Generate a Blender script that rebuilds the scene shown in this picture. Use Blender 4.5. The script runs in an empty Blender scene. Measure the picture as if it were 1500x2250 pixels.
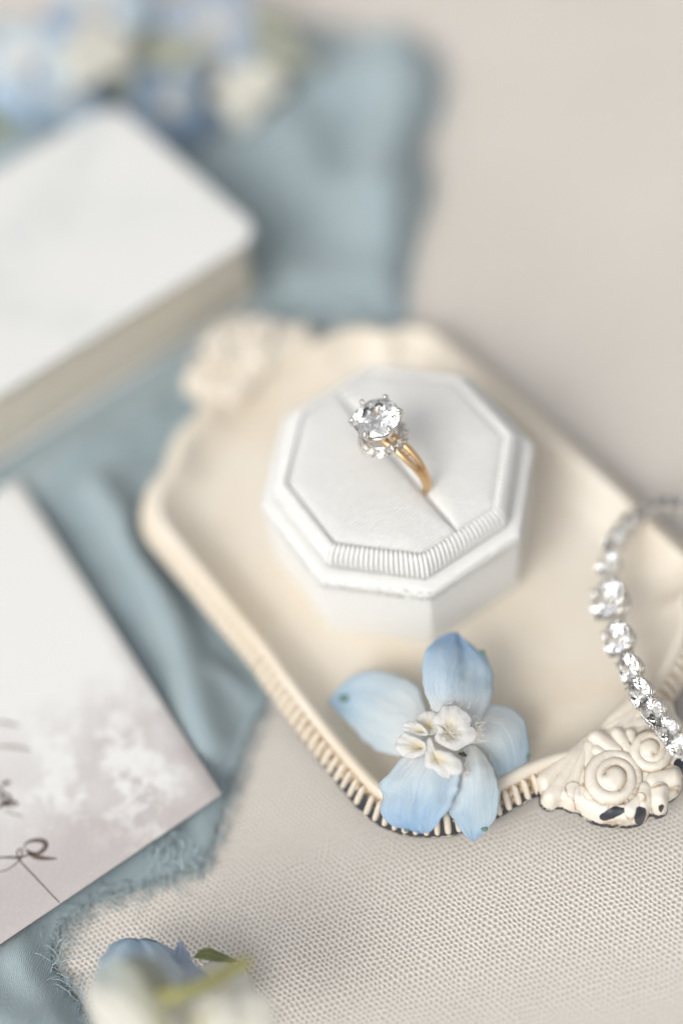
import bpy, bmesh, math, random
import numpy as np
from mathutils import Vector, Matrix, noise as mnoise
random.seed(7)
rng = np.random.default_rng(7)
S = bpy.context.scene
COL = S.collection
R = math.radians

# ------------------------------------------------------------------ camera (1 unit = 1 cm)
PITCH, ROLL = 1.02745, -0.16566
CAM = np.array([-1.1023, -13.6213, 23.5152])
FPX = 3119.5                                   # focal length for a picture 1500 wide
_fw = np.array([0, math.cos(PITCH), -math.sin(PITCH)])
_rt = np.array([1., 0, 0]); _up = np.cross(_rt, _fw)
CR = math.cos(ROLL) * _rt + math.sin(ROLL) * _up
CU = -math.sin(ROLL) * _rt + math.cos(ROLL) * _up
cam = bpy.data.objects.new('camera', bpy.data.cameras.new('camera'))
COL.objects.link(cam); S.camera = cam
M = Matrix(((CR[0], CU[0], -_fw[0], CAM[0]), (CR[1], CU[1], -_fw[1], CAM[1]), (CR[2], CU[2], -_fw[2], CAM[2]), (0, 0, 0, 1)))
cam.matrix_world = M
cd = cam.data
cd.sensor_fit = 'HORIZONTAL'; cd.sensor_width = 240; cd.lens = FPX / 1500 * 240
cd.clip_start = 1; cd.clip_end = 2000
cd.dof.use_dof = True; cd.dof.focus_distance = 23.6; cd.dof.aperture_fstop = 0.215
cd.dof.aperture_blades = 0

# ------------------------------------------------------------------ light: soft bright overcast from the left
SUN_EL, SUN_AZ = R(46), R(224)                 # azimuth of the light, counter-clockwise from +x
W = bpy.data.worlds.new('World'); S.world = W; W.use_nodes = True
wt = W.node_tree; wn = wt.nodes; wn.clear()
sky = wn.new('ShaderNodeTexSky'); sky.sky_type = 'NISHITA'; sky.sun_disc = False
sky.sun_elevation = SUN_EL; sky.sun_rotation = math.pi / 2 - SUN_AZ; sky.dust_density = 4; sky.air_density = 1.2
hs = wn.new('ShaderNodeHueSaturation'); hs.inputs['Saturation'].default_value = 0.07
bg = wn.new('ShaderNodeBackground'); bg.inputs['Strength'].default_value = 0.15
wo = wn.new('ShaderNodeOutputWorld')
wt.links.new(sky.outputs[0], hs.inputs['Color']); wt.links.new(hs.outputs[0], bg.inputs['Color']); wt.links.new(bg.outputs[0], wo.inputs[0])
sl = bpy.data.lights.new('sun', 'SUN'); sl.energy = 1.0; sl.angle = R(34); sl.color = (1, 0.96, 0.87)
sun = bpy.data.objects.new('sun', sl); COL.objects.link(sun)
sd = Vector((math.cos(SUN_AZ) * math.cos(SUN_EL), math.sin(SUN_AZ) * math.cos(SUN_EL), math.sin(SUN_EL)))
sun.rotation_euler = sd.to_track_quat('Z', 'Y').to_euler(); sun.location = sd * 60
S.view_settings.view_transform = 'Standard'; S.view_settings.look = 'None'
S.view_settings.exposure = 0.11; S.view_settings.gamma = 1
S.cycles.max_bounces = 14; S.cycles.transmission_bounces = 12; S.cycles.use_denoising = True

# ------------------------------------------------------------------ helpers
def at(px, py, z):
    """world point at height z seen at photo point (px, py)"""
    d = _fw + (px - 750) / FPX * CR - (py - 1125) / FPX * CU
    t = (z - CAM[2]) / d[2]
    return CAM + t * d
def atv(px, py, z):
    px = np.asarray(px, float); py = np.asarray(py, float); z = np.broadcast_to(np.asarray(z, float), px.shape)
    d = _fw + (px[..., None] - 750) / FPX * CR - (py[..., None] - 1125) / FPX * CU
    return CAM + ((z - CAM[2]) / d[..., 2])[..., None] * d

def mat(name, base=(.5, .5, .5), rough=.6, metal=0., **kw):
    m = bpy.data.materials.new(name); m.use_nodes = True
    b = m.node_tree.nodes['Principled BSDF']
    b.inputs['Base Color'].default_value = (*base, 1); b.inputs['Roughness'].default_value = rough; b.inputs['Metallic'].default_value = metal
    for k, v in kw.items(): b.inputs[k.replace('_', ' ')].default_value = v
    return m
class NT:
    """short node writer"""
    def __init__(s, m): s.m = m; s.t = m.node_tree; s.b = s.t.nodes['Principled BSDF']
    def n(s, kind, **kw):
        x = s.t.nodes.new('ShaderNode' + kind)
        for k, v in kw.items(): setattr(x, k, v)
        return x
    def l(s, a, b): s.t.links.new(a, b)
    def coord(s, out='Object', scale=1., rot=0.):
        c = s.n('TexCoord'); mp = s.n('Mapping'); mp.inputs['Scale'].default_value = (scale,) * 3 if not hasattr(scale, '__len__') else scale
        mp.inputs['Rotation'].default_value = (0, 0, rot); s.l(c.outputs[out], mp.inputs[0]); return mp.outputs[0]
    def noise(s, vec, scale, detail=3, rough=.5):
        x = s.n('TexNoise'); x.inputs['Scale'].default_value = scale; x.inputs['Detail'].default_value = detail; x.inputs['Roughness'].default_value = rough
        s.l(vec, x.inputs['Vector']); return x.outputs['Fac']
    def ramp(s, fac, stops):
        x = s.n('ValToRGB'); e = x.color_ramp.elements
        while len(e) < len(stops): e.new(.5)
        for i, (p, c) in enumerate(stops):
            e[i].position = p; e[i].color = (*c, 1) if hasattr(c, '__len__') else (c, c, c, 1)
        s.l(fac, x.inputs[0]); return x.outputs[0]
    def math(s, op, a, b=None, clamp=False):
        x = s.n('Math', operation=op); x.use_clamp = clamp
        for i, v in enumerate((a, b)):
            if v is None: continue
            if isinstance(v, (int, float)): x.inputs[i].default_value = v
            else: s.l(v, x.inputs[i])
        return x.outputs[0]
    def mix(s, fac, a, b, blend='MIX'):
        x = s.n('Mix', data_type='RGBA', blend_type=blend)
        for sock, v in ((x.inputs[0], fac), (x.inputs[6], a), (x.inputs[7], b)):
            if isinstance(v, (int, float)): sock.default_value = v
            elif hasattr(v, '__len__'): sock.default_value = (*v, 1)
            else: s.l(v, sock)
        return x.outputs[2]
    def bump(s, h, strength=.3, dist=.02, prev=None):
        x = s.n('Bump'); x.inputs['Strength'].default_value = strength; x.inputs['Distance'].default_value = dist
        s.l(h, x.inputs['Height'])
        if prev is not None: s.l(prev, x.inputs['Normal'])
        return x.outputs[0]
    def color(s, c): s.l(c, s.b.inputs['Base Color'])
    def normal(s, c): s.l(c, s.b.inputs['Normal'])

class MB:
    def __init__(s): s.v = []; s.f = []; s.uv = None
    def add(s, vs, fs):
        o = len(s.v); s.v.extend([tuple(map(float, v)) for v in vs]); s.f.extend([tuple(o + i for i in f) for f in fs])
    def grid(s, G, close_u=False, close_v=False, flip=False):
        G = np.asarray(G, float); n, m = G.shape[:2]; fs = []
        for i in range(n if close_u else n - 1):
            for j in range(m if close_v else m - 1):
                a, b, c, d = i * m + j, ((i + 1) % n) * m + j, ((i + 1) % n) * m + (j + 1) % m, i * m + (j + 1) % m
                fs.append((a, d, c, b) if flip else (a, b, c, d))
        s.add(G.reshape(-1, 3), fs)
    def tube(s, pts, rad, n=6, caps=True, closed=False):
        P = [Vector(p) for p in pts]; k = len(P)
        rad = [rad] * k if not hasattr(rad, '__len__') else rad
        rings = []; ref = None
        for i in range(k):
            t = (P[(i + 1) % k] - P[i - 1]) if closed else (P[min(i + 1, k - 1)] - P[max(i - 1, 0)])
            if t.length < 1e-9: t = Vector((0, 0, 1))
            t.normalize()
            if ref is None:
                ref = t.orthogonal().normalized()
            else:
                ref = (ref - t * ref.dot(t)); ref = ref.normalized() if ref.length > 1e-6 else t.orthogonal().normalized()
            b = t.cross(ref)
            rings.append([P[i] + (ref * math.cos(2 * math.pi * j / n) + b * math.sin(2 * math.pi * j / n)) * rad[i] for j in range(n)])
        o = len(s.v); s.grid(rings, close_u=closed, close_v=True)
        if caps and not closed:
            s.f.append(tuple(o + j for j in range(n))); s.f.append(tuple(o + (k - 1) * n + j for j in reversed(range(n))))
    def ball(s, c, r, n=8, m=6, sq=(1, 1, 1)):
        c = Vector(c); o = len(s.v); rows = []
        for i in range(1, m):
            a = math.pi * i / m
            rows.append([c + Vector((r * sq[0] * math.sin(a) * math.cos(2 * math.pi * j / n), r * sq[1] * math.sin(a) * math.sin(2 * math.pi * j / n), r * sq[2] * math.cos(a))) for j in range(n)])
        s.grid(rows, close_v=True)
        t, b = len(s.v), len(s.v) + 1
        s.v.append(tuple(c + Vector((0, 0, r * sq[2])))); s.v.append(tuple(c - Vector((0, 0, r * sq[2]))))
        for j in range(n):
            s.f.append((t, o + j, o + (j + 1) % n)); q = o + (m - 2) * n; s.f.append((b, q + (j + 1) % n, q + j))
    def mesh(s, name, m=None, smooth=True):
        me = bpy.data.meshes.new(name); me.from_pydata(s.v, [], s.f); me.update()
        bm = bmesh.new(); bm.from_mesh(me); bmesh.ops.recalc_face_normals(bm, faces=bm.faces); bm.to_mesh(me); bm.free()
        if smooth: me.polygons.foreach_set('use_smooth', [True] * len(me.polygons))
        if m: me.materials.append(m)
        return me
def link(name, me, parent=None, **props):
    o = bpy.data.objects.new(name, me); COL.objects.link(o)
    if parent is not None: o.parent = parent
    for k, v in props.items(): o[k] = v
    return o
def build(mb, name, m, parent=None, smooth=True, **props): return link(name, mb.mesh(name, m, smooth), parent, **props)
def thing(name, loc, label, cat, group=None):
    o = bpy.data.objects.new(name, None); COL.objects.link(o); o.location = Vector(loc); o['label'] = label; o['category'] = cat
    o.empty_display_size = .3
    if group: o['group'] = group
    return o
def place(o, parent):
    """keep a mesh written in world coordinates where it is under a parent that stands elsewhere"""
    o.parent = parent; o.matrix_parent_inverse = Matrix.Translation(-parent.location)
    return o
def catmull(P, n, closed=False):
    P = np.asarray(P, float); k = len(P); out = []
    segs = k if closed else k - 1
    for i in range(segs):
        g = (lambda j: P[j % k]) if closed else (lambda j: P[min(max(j, 0), k - 1)])
        p0, p1, p2, p3 = g(i - 1), g(i), g(i + 1), g(i + 2)
        for t in np.linspace(0, 1, n, endpoint=False):
            out.append(.5 * (2 * p1 + (p2 - p0) * t + (2 * p0 - 5 * p1 + 4 * p2 - p3) * t * t + (3 * p1 - p0 - 3 * p2 + p3) * t ** 3))
    if not closed: out.append(P[-1])
    return np.array(out)
def resample(P, n, closed=False):
    P = np.asarray(P, float)
    if closed: P = np.vstack([P, P[:1]])
    d = np.r_[0, np.cumsum(np.linalg.norm(np.diff(P, axis=0), axis=1))]
    s = np.linspace(0, d[-1], n, endpoint=not closed)
    return np.stack([np.interp(s, d, P[:, i]) for i in range(P.shape[1])], 1)
def poly_dist(X, Y, P):
    """signed distance (positive inside) from points to the closed polygon P"""
    P = np.asarray(P, float); Q = np.roll(P, -1, 0); best = np.full(X.shape, 1e18); ins = np.zeros(X.shape, bool)
    for (x0, y0), (x1, y1) in zip(P, Q):
        dx, dy = x1 - x0, y1 - y0; L = dx * dx + dy * dy + 1e-12
        t = np.clip(((X - x0) * dx + (Y - y0) * dy) / L, 0, 1)
        best = np.minimum(best, (X - x0 - t * dx) ** 2 + (Y - y0 - t * dy) ** 2)
        c = (y0 > Y) != (y1 > Y)
        with np.errstate(divide='ignore', invalid='ignore'):
            ins ^= c & (X < dx * (Y - y0) / (dy if dy else 1e-12) + x0)
    return np.where(ins, 1, -1) * np.sqrt(best)
def seg_dist(X, Y, a, b):
    dx, dy = b[0] - a[0], b[1] - a[1]; L = dx * dx + dy * dy + 1e-12
    t = np.clip(((X - a[0]) * dx + (Y - a[1]) * dy) / L, 0, 1)
    return np.hypot(X - a[0] - t * dx, Y - a[1] - t * dy), t
def sstep(a, b, x):
    t = np.clip((x - a) / (b - a), 0, 1); return t * t * (3 - 2 * t)
def vnoise(X, Y, sc, seed=0.):
    return np.array([mnoise.noise(Vector((x * sc, y * sc, seed))) for x, y in zip(X.ravel(), Y.ravel())]).reshape(X.shape)
def set_attr(me, name, arr):
    a = me.color_attributes.new(name, 'FLOAT_COLOR', 'POINT'); a.data.foreach_set('color', np.asarray(arr, np.float32).ravel())

# ------------------------------------------------------------------ materials
def m_table():
    m = mat('linen', (.6, .55, .5), .85); t = NT(m)
    c = t.coord('Object', 1, R(-9)); nz = t.n('TexNoise'); nz.inputs['Scale'].default_value = 2.2; t.l(c, nz.inputs['Vector'])
    w = t.n('VectorMath', operation='MULTIPLY_ADD'); t.l(nz.outputs['Color'], w.inputs[0]); w.inputs[1].default_value = (.13, .13, 0); t.l(c, w.inputs[2])
    k = 2 * math.pi / .079; tot = None
    for a in (90, 30, 150):
        d = t.n('VectorMath', operation='DOT_PRODUCT'); t.l(w.outputs[0], d.inputs[0]); d.inputs[1].default_value = (math.cos(R(a)) * k * 1.0, math.sin(R(a)) * k * 1.0, 0)
        cs = t.math('COSINE', d.outputs['Value']); tot = cs if tot is None else t.math('ADD', tot, cs)
    fine = t.noise(c, 30, 2); slub = t.noise(t.coord('Object', (1, 7, 1), R(-9)), 3.0, 3); tot2 = t.math('ADD', t.math('ADD', tot, t.math('MULTIPLY', fine, 1.5)), t.math('MULTIPLY', t.math('SUBTRACT', slub, .55), 1.6))
    hole = t.ramp(t.math('MULTIPLY', t.math('ADD', tot2, 1.5), 1 / 5.2), [(.62, 0), (.90, .44)])
    big = t.noise(c, .25, 3)
    base = t.ramp(big, [(.3, (.655, .615, .562)), (.7, (.70, .662, .61))])
    base = t.mix(t.math('MULTIPLY', fine, .35), base, (.56, .50, .465))
    t.color(t.mix(hole, base, (.19, .145, .11)))
    t.normal(t.bump(t.math('MULTIPLY', tot2, -1), .55, .012))
    t.b.inputs['Sheen Weight'].default_value = .15
    return m
def m_velvet(name, rot, base=(.80, .79, .775), lines=True):
    m = mat(name, base, .8); t = NT(m); c = t.coord('Object', 1, rot)
    nz = t.noise(c, 9, 4); fi = t.noise(c, 60, 2)
    t.color(t.mix(t.ramp(nz, [(.35, 0), (.65, 1)]), base, tuple(x * .955 for x in base)))
    h = fi
    if lines:
        wv = t.n('TexWave', wave_type='BANDS', bands_direction='Y'); wv.inputs['Scale'].default_value = 5.6; wv.inputs['Distortion'].default_value = 1.6; wv.inputs['Detail Scale'].default_value = 3
        t.l(c, wv.inputs['Vector']); h = t.math('ADD', t.math('MULTIPLY', wv.outputs['Fac'], .9), t.math('MULTIPLY', fi, .7))
    t.normal(t.bump(t.math('ADD', h, t.math('MULTIPLY', nz, .4)), .8 if lines else .5, .022))
    t.b.inputs['Sheen Weight'].default_value = .18; t.b.inputs['Sheen Roughness'].default_value = .4
    return m
def m_tray():
    m = mat('cream_enamel', (.72, .62, .47), .42); t = NT(m); c = t.coord('Object', 1)
    at_ = t.n('Attribute', attribute_name='wear'); sp = t.n('SeparateColor'); t.l(at_.outputs['Color'], sp.inputs[0])
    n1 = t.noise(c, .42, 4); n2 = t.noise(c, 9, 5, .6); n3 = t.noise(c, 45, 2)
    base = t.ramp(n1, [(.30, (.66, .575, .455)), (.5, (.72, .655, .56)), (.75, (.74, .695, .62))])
    gr = t.math('MULTIPLY', sp.outputs[1], t.ramp(n2, [(.28, .15), (.6, 1)]), True)
    base = t.mix(gr, base, (.30, .19, .09))
    spk = t.ramp(n3, [(.72, 0), (.76, 1)]); base = t.mix(t.math('MULTIPLY', spk, t.math('MULTIPLY', sp.outputs[2], .8)), base, (.10, .07, .05))
    ch = t.ramp(t.math('ADD', sp.outputs[0], t.math('MULTIPLY', t.math('SUBTRACT', t.noise(c, 9, 5, .6), .5), .8)), [(.45, 0), (.58, 1)])
    sc_ = t.ramp(t.noise(t.coord('Object', (1.2, 9, 1), .5), 3, 4, .6), [(.60, 0), (.66, .35)])
    base = t.mix(sc_, base, (.60, .50, .37)); t.color(t.mix(ch, base, (.022, .026, .034)))
    t.normal(t.bump(t.math('SUBTRACT', t.math('MULTIPLY', n2, .5), t.math('MULTIPLY', ch, 1)), .35, .02))
    t.b.inputs['Coat Weight'].default_value = .25; t.b.inputs['Coat Roughness'].default_value = .3
    return m
def m_fabric():
    m = mat('blue_gauze', (.26, .36, .42), .9); t = NT(m); c = t.coord('Object', 1, R(20))
    n1 = t.noise(c, .5, 4); n2 = t.noise(c, 24, 4, .7)
    t.color(t.mix(t.math('MULTIPLY', n2, .5), t.ramp(n1, [(.3, (.30, .385, .415)), (.7, (.375, .445, .47))]), (.25, .335, .375)))
    wv = t.n('TexWave', wave_type='BANDS'); wv.inputs['Scale'].default_value = 9; wv.inputs['Distortion'].default_value = 6; wv.inputs['Detail'].default_value = 3; t.l(c, wv.inputs['Vector'])
    t.normal(t.bump(t.math('ADD', n2, t.math('MULTIPLY', wv.outputs['Fac'], .5)), .7, .03))
    t.b.inputs['Sheen Weight'].default_value = .35
    at_ = t.n('Attribute', attribute_name='edge'); e = t.math('ADD', at_.outputs['Fac'], t.math('MULTIPLY', t.math('SUBTRACT', t.noise(c, 60, 2), .5), .9))
    t.l(t.ramp(e, [(.30, 0), (.62, 1)]), t.b.inputs['Alpha'])
    return m
def m_petal(name, stops, vein=.25, tint=(.62, .72, .88)):
    m = mat(name, (.6, .7, .8), .75, Specular_IOR_Level=.25); t = NT(m)
    uv = t.n('UVMap'); sp = t.n('SeparateXYZ'); t.l(uv.outputs[0], sp.inputs[0])
    c = t.coord('Object', 1); n1 = t.noise(c, 2.4, 4)
    u = t.math('ADD', sp.outputs['X'], t.math('MULTIPLY', t.math('SUBTRACT', n1, .5), .55))
    base = t.ramp(u, stops)
    cv = t.n('CombineXYZ'); t.l(t.math('ADD', t.math('MULTIPLY', sp.outputs['Y'], 13), t.math('MULTIPLY', n1, 4)), cv.inputs[0]); t.l(t.math('MULTIPLY', sp.outputs['X'], 1.6), cv.inputs[1])
    vn = t.noise(cv.outputs[0], 1.5, 5, .65)
    base = t.mix(t.math('MULTIPLY', t.ramp(vn, [(.45, 0), (.68, 1)]), vein), base, tint, 'MULTIPLY')
    fz = t.noise(c, 26, 4, .7); base = t.mix(t.math('MULTIPLY', fz, .22), base, (.88, .90, .92)); t.color(base); nm = t.bump(fz, .35, .02, t.bump(vn, .45, .04)); t.normal(nm)
    tr = t.n('BsdfTranslucent'); t.l(base, tr.inputs['Color']); t.l(nm, tr.inputs['Normal'])
    mx = t.n('MixShader'); mx.inputs[0].default_value = .45; out = t.t.nodes['Material Output']
    t.l(t.b.outputs[0], mx.inputs[1]); t.l(tr.outputs[0], mx.inputs[2]); t.l(mx.outputs[0], out.inputs['Surface'])
    t.b.inputs['Sheen Weight'].default_value = .3
    return m
def m_glass(name, ior, tint=(1, 1, 1)):
    m = bpy.data.materials.new(name); m.use_nodes = True; t = m.node_tree; t.nodes.clear()
    g = t.nodes.new('ShaderNodeBsdfGlass'); g.inputs['IOR'].default_value = ior; g.inputs['Roughness'].default_value = 0; g.inputs['Color'].default_value = (*tint, 1)
    o = t.nodes.new('ShaderNodeOutputMaterial'); t.links.new(g.outputs[0], o.inputs[0]); return m
def m_metal(name, col, rough=.16):
    m = mat(name, col, rough, 1.); t = NT(m); c = t.coord('Object', 1); n = t.noise(c, 30, 3)
    t.l(t.ramp(n, [(.3, rough * .7), (.7, rough * 1.6)]), t.b.inputs['Roughness'])
    t.normal(t.bump(t.noise(c, 12, 3), .12, .02)); return m
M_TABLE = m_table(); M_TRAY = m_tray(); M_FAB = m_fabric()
M_GEM = m_glass('clear_stone', 2.25); M_GEM2 = m_glass('small_clear_stone', 2.1)
M_GOLD = m_metal('warm_gold', (.76, .52, .29), .17); M_OXID = m_metal('tarnished_gold', (.20, .12, .07), .35); M_SILVER = m_metal('white_gold', (.72, .69, .65), .12)
M_BLUE = m_petal('blue_petal', [(.10, (.80, .82, .82)), (.42, (.64, .75, .82)), (.75, (.45, .63, .80)), (1.0, (.29, .50, .75))], .5)
M_PALE = m_petal('pale_blue_petal', [(.10, (.82, .84, .83)), (.45, (.74, .81, .84)), (.8, (.56, .72, .83)), (1.0, (.44, .62, .79))], .35)
M_WHITE = m_petal('white_petal', [(.0, (.90, .78, .50)), (.32, (.88, .83, .70)), (.6, (.87, .855, .82)), (1.0, (.86, .86, .86))], .10, (.75, .72, .74))
M_DEEP = m_petal('deep_blue_petal', [(.0, (.40, .50, .60)), (.5, (.27, .39, .54)), (1.0, (.21, .33, .50))], .4)
M_LILAC = m_petal('periwinkle_petal', [(.0, (.64, .68, .73)), (.5, (.55, .63, .73)), (1.0, (.46, .56, .72))], .5)
M_GREEN = mat('green_stem', (.33, .32, .12), .6); M_DGREEN = mat('dark_green', (.13, .22, .20), .6)
M_OLIVE = mat('olive_leaf', (.16, .18, .07), .6); M_DARK = mat('dark_anther', (.03, .025, .02), .6)
M_HAIR = mat('pale_hair', (.80, .76, .70), .6)

# ------------------------------------------------------------------ the table
TZ = -.36
def build_table():
    mb = MB(); n = 24; g = np.linspace(-70, 70, n); X, Y = np.meshgrid(g, g, indexing='ij')
    mb.grid(np.stack([X, Y + 10, np.full_like(X, TZ)], -1))
    o = build(mb, 'tablecloth', M_TABLE); o['kind'] = 'structure'; o['label'] = 'pale beige woven linen cloth that covers the table'
build_table()

# ------------------------------------------------------------------ blue gauze cloth
def build_fabric():
    edge_px = [(955, 120), (968, 240), (925, 330), (945, 420), (905, 560), (890, 640), (905, 760), (880, 900), (800, 1100), (700, 1350),
               (620, 1490), (560, 1600), (520, 1700), (490, 1790), (455, 1890), (390, 1925), (300, 1955), (215, 1985), (150, 2030), (122, 2110), (175, 2200), (230, 2290), (200, 2400),
               (-260, 2500), (-420, 1500), (-420, 700), (-300, 130), (120, 60), (420, 40), (560, 62), (760, 66)]
    E = np.array([at(x, y, TZ)[:2] for x, y in edge_px]); E = catmull(E, 6, True)
    jag = np.array([mnoise.noise(Vector((i * .37, 3, 0))) for i in range(len(E))]); E = E + jag[:, None] * .05
    x0, y0 = E.min(0) - .1; x1, y1 = E.max(0) + .1; st = .105
    gx = np.arange(x0, x1, st); gy = np.arange(y0, y1, st); X, Y = np.meshgrid(gx, gy, indexing='ij')
    D = poly_dist(X, Y, E)
    def ridge(pts, h, w):
        P = [at(x, y, TZ)[:2] for x, y in pts]; d = np.full(X.shape, 1e9)
        for a, b in zip(P[:-1], P[1:]): d = np.minimum(d, seg_dist(X, Y, a, b)[0])
        return h * np.exp(-(d / w) ** 2)
    H = np.zeros_like(X)
    for r in [([(870, 110), (900, 240), (860, 420), (850, 540)], .75, .75), ([(640, 300), (700, 420), (840, 470)], .45, .8), ([(560, 90), (700, 190), (790, 200)], .5, .8),
              ([(650, 640), (800, 620), (870, 640)], .35, .5), ([(230, 1090), (330, 1240), (400, 1420), (470, 1640)], .42, .36), ([(80, 1090), (140, 1040), (330, 920)], .25, .5),
              ([(440, 1700), (470, 1830)], .15, .3), ([(60, 2110), (140, 2190), (160, 2300)], .28, .45), ([(-60, 2200), (60, 2280)], .35, .5), ([(620, 760), (760, 740)], .2, .5),
              ([(480, 1480), (560, 1530)], .12, .25)]:
        H += ridge(*r)
    H += .20 * (vnoise(X, Y, .45, 2) + .35) * sstep(0, 1.2, D) + .055 * vnoise(X, Y, 1.4, 5) + .014 * vnoise(X, Y, 4.5, 8)
    H = .022 + np.maximum(H, 0) * sstep(-.02, .45, D) + .012 * sstep(0, .2, D)
    # pressed flat under the things that lie on it
    def press(P, h, soft=.7):
        nonlocal H
        d = poly_dist(X, Y, np.array(P)); H = np.where(d > -soft, np.minimum(H, h + (H - h) * sstep(0, 1, -d / soft)), H)
    press(BOOK_XY, .06); press(TRAY_XY, .05, .35); press(CARD_XY, .40, .15)
    idx = -np.ones(X.shape, int); keep = D > -.06; mb = MB()
    idx[keep] = np.arange(keep.sum())
    mb.v = [tuple(p) for p in np.stack([X[keep], Y[keep], TZ + H[keep]], 1)]
    for i in range(X.shape[0] - 1):
        for j in range(X.shape[1] - 1):
            q = (idx[i, j], idx[i + 1, j], idx[i + 1, j + 1], idx[i, j + 1])
            if min(q) >= 0: mb.f.append(q)
    edge = sstep(-.04, .16, D)[keep]
    t = thing('gauze_cloth', at(600, 1500, TZ), 'crumpled dusty blue gauze cloth with frayed edges under the book and the card', 'cloth')
    o = build(mb, 'cloth_sheet', M_FAB); set_attr(o.data, 'edge', np.stack([edge, edge, edge, np.ones_like(edge)], 1)); place(o, t)
    sm = o.modifiers.new('s', 'SOLIDIFY'); sm.thickness = .012; sm.offset = -1
    # frayed threads at the torn edge
    mt = mat('fray_thread', (.46, .55, .58), .8)
    def thread(p0, ang, L, zh, rad=.011, curl=1.):
        p = Vector(p0); pts = [p.copy()]; a = ang
        for k in range(12):
            a += random.uniform(-.45, .45) * curl; p = p + Vector((math.cos(a), math.sin(a), 0)) * L / 12
            p.z = p0[2] + zh * math.sin(math.pi * min(1, (k + 1) / 10)) * random.uniform(.8, 1.1); pts.append(p.copy())
        m_ = MB(); m_.tube(pts, [rad] * 10 + [rad * .7] * 3, 5); place(build(m_, 'thread', mt), t)
    for k in range(30):
        c = at(random.gauss(372, 26), random.gauss(1862, 20), TZ + .12); thread(c, random.uniform(-2.6, -.2), random.uniform(.18, .5), random.uniform(.03, .26), .008, 1.1)
    for k in range(24):
        c = at(random.gauss(118, 24), random.gauss(2110, 40), TZ + .10); thread(c, random.uniform(-.8, 2.4), random.uniform(.2, .8), random.uniform(.03, .2), .0055, .6)
    for k in range(34):
        f = random.random(); c = at(160 + 300 * f + random.gauss(0, 5), 2020 - 120 * f + random.gauss(0, 8), TZ + .04); thread(c, random.uniform(-2.4, 0), random.uniform(.12, .5), random.uniform(.01, .08), .005, .6)
    fz = MB()
    for i in range(0, len(E)):
        for k in range(16):
            q = E[i] + (E[(i + 1) % len(E)] - E[i]) * random.random(); a = random.uniform(0, 2 * math.pi); L = random.uniform(.08, .34)
            z0 = TZ + .03; b = Vector((q[0], q[1], z0)); m1 = b + Vector((math.cos(a) * L * .5, math.sin(a) * L * .5, random.uniform(.01, .07))); e = b + Vector((math.cos(a + .4) * L, math.sin(a + .4) * L, random.uniform(0, .05)))
            fz.tube([b, m1, e], .005, 3)
    f = place(build(fz, 'frayed_fuzz', mt), t); f['kind'] = 'stuff'

# ------------------------------------------------------------------ book
BZ = 1.8
def book_frame():
    c = at(578, 506, BZ)[:2]; f = at(252, 222, BZ)[:2]; l = at(0, 862, BZ)[:2]
    e1 = (f - c); L1 = np.linalg.norm(e1); e1 /= L1
    e2 = (l - c); e2 /= np.linalg.norm(e2); 
    return c, e1, L1, e2, 11.5
bc, be1, bL1, be2, bL2 = book_frame()
BOOK_XY = [bc, bc + be1 * bL1, bc + be1 * bL1 + be2 * bL2, bc + be2 * bL2]
def rounded_quad(c, e1, L1, e2, L2, r, inset=0, n=8):
    def P(a, b): return c + e1 * a + e2 * b
    out = []
    for (a, b, sa, sb, ang0) in ((inset, inset, 1, 1, math.pi), (L1 - inset, inset, -1, 1, 1.5 * math.pi), (L1 - inset, L2 - inset, -1, -1, 0), (inset, L2 - inset, 1, -1, .5 * math.pi)):
        ca, cb = a + sa * r, b + sb * r
        for k in range(n + 1):
            t = ang0 + k / n * math.pi / 2; out.append(P(ca + r * math.cos(t), cb + r * math.sin(t)))
    return out
def loft(mb, polys_z):
    G = [[(p[0], p[1], z) for p in poly] for poly, z in polys_z]; o = len(mb.v); m = len(G[0]); mb.grid(G, close_v=True)
    mb.f.append(tuple(o + j for j in range(m))); mb.f.append(tuple(o + (len(G) - 1) * m + j for j in reversed(range(m))))
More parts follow.
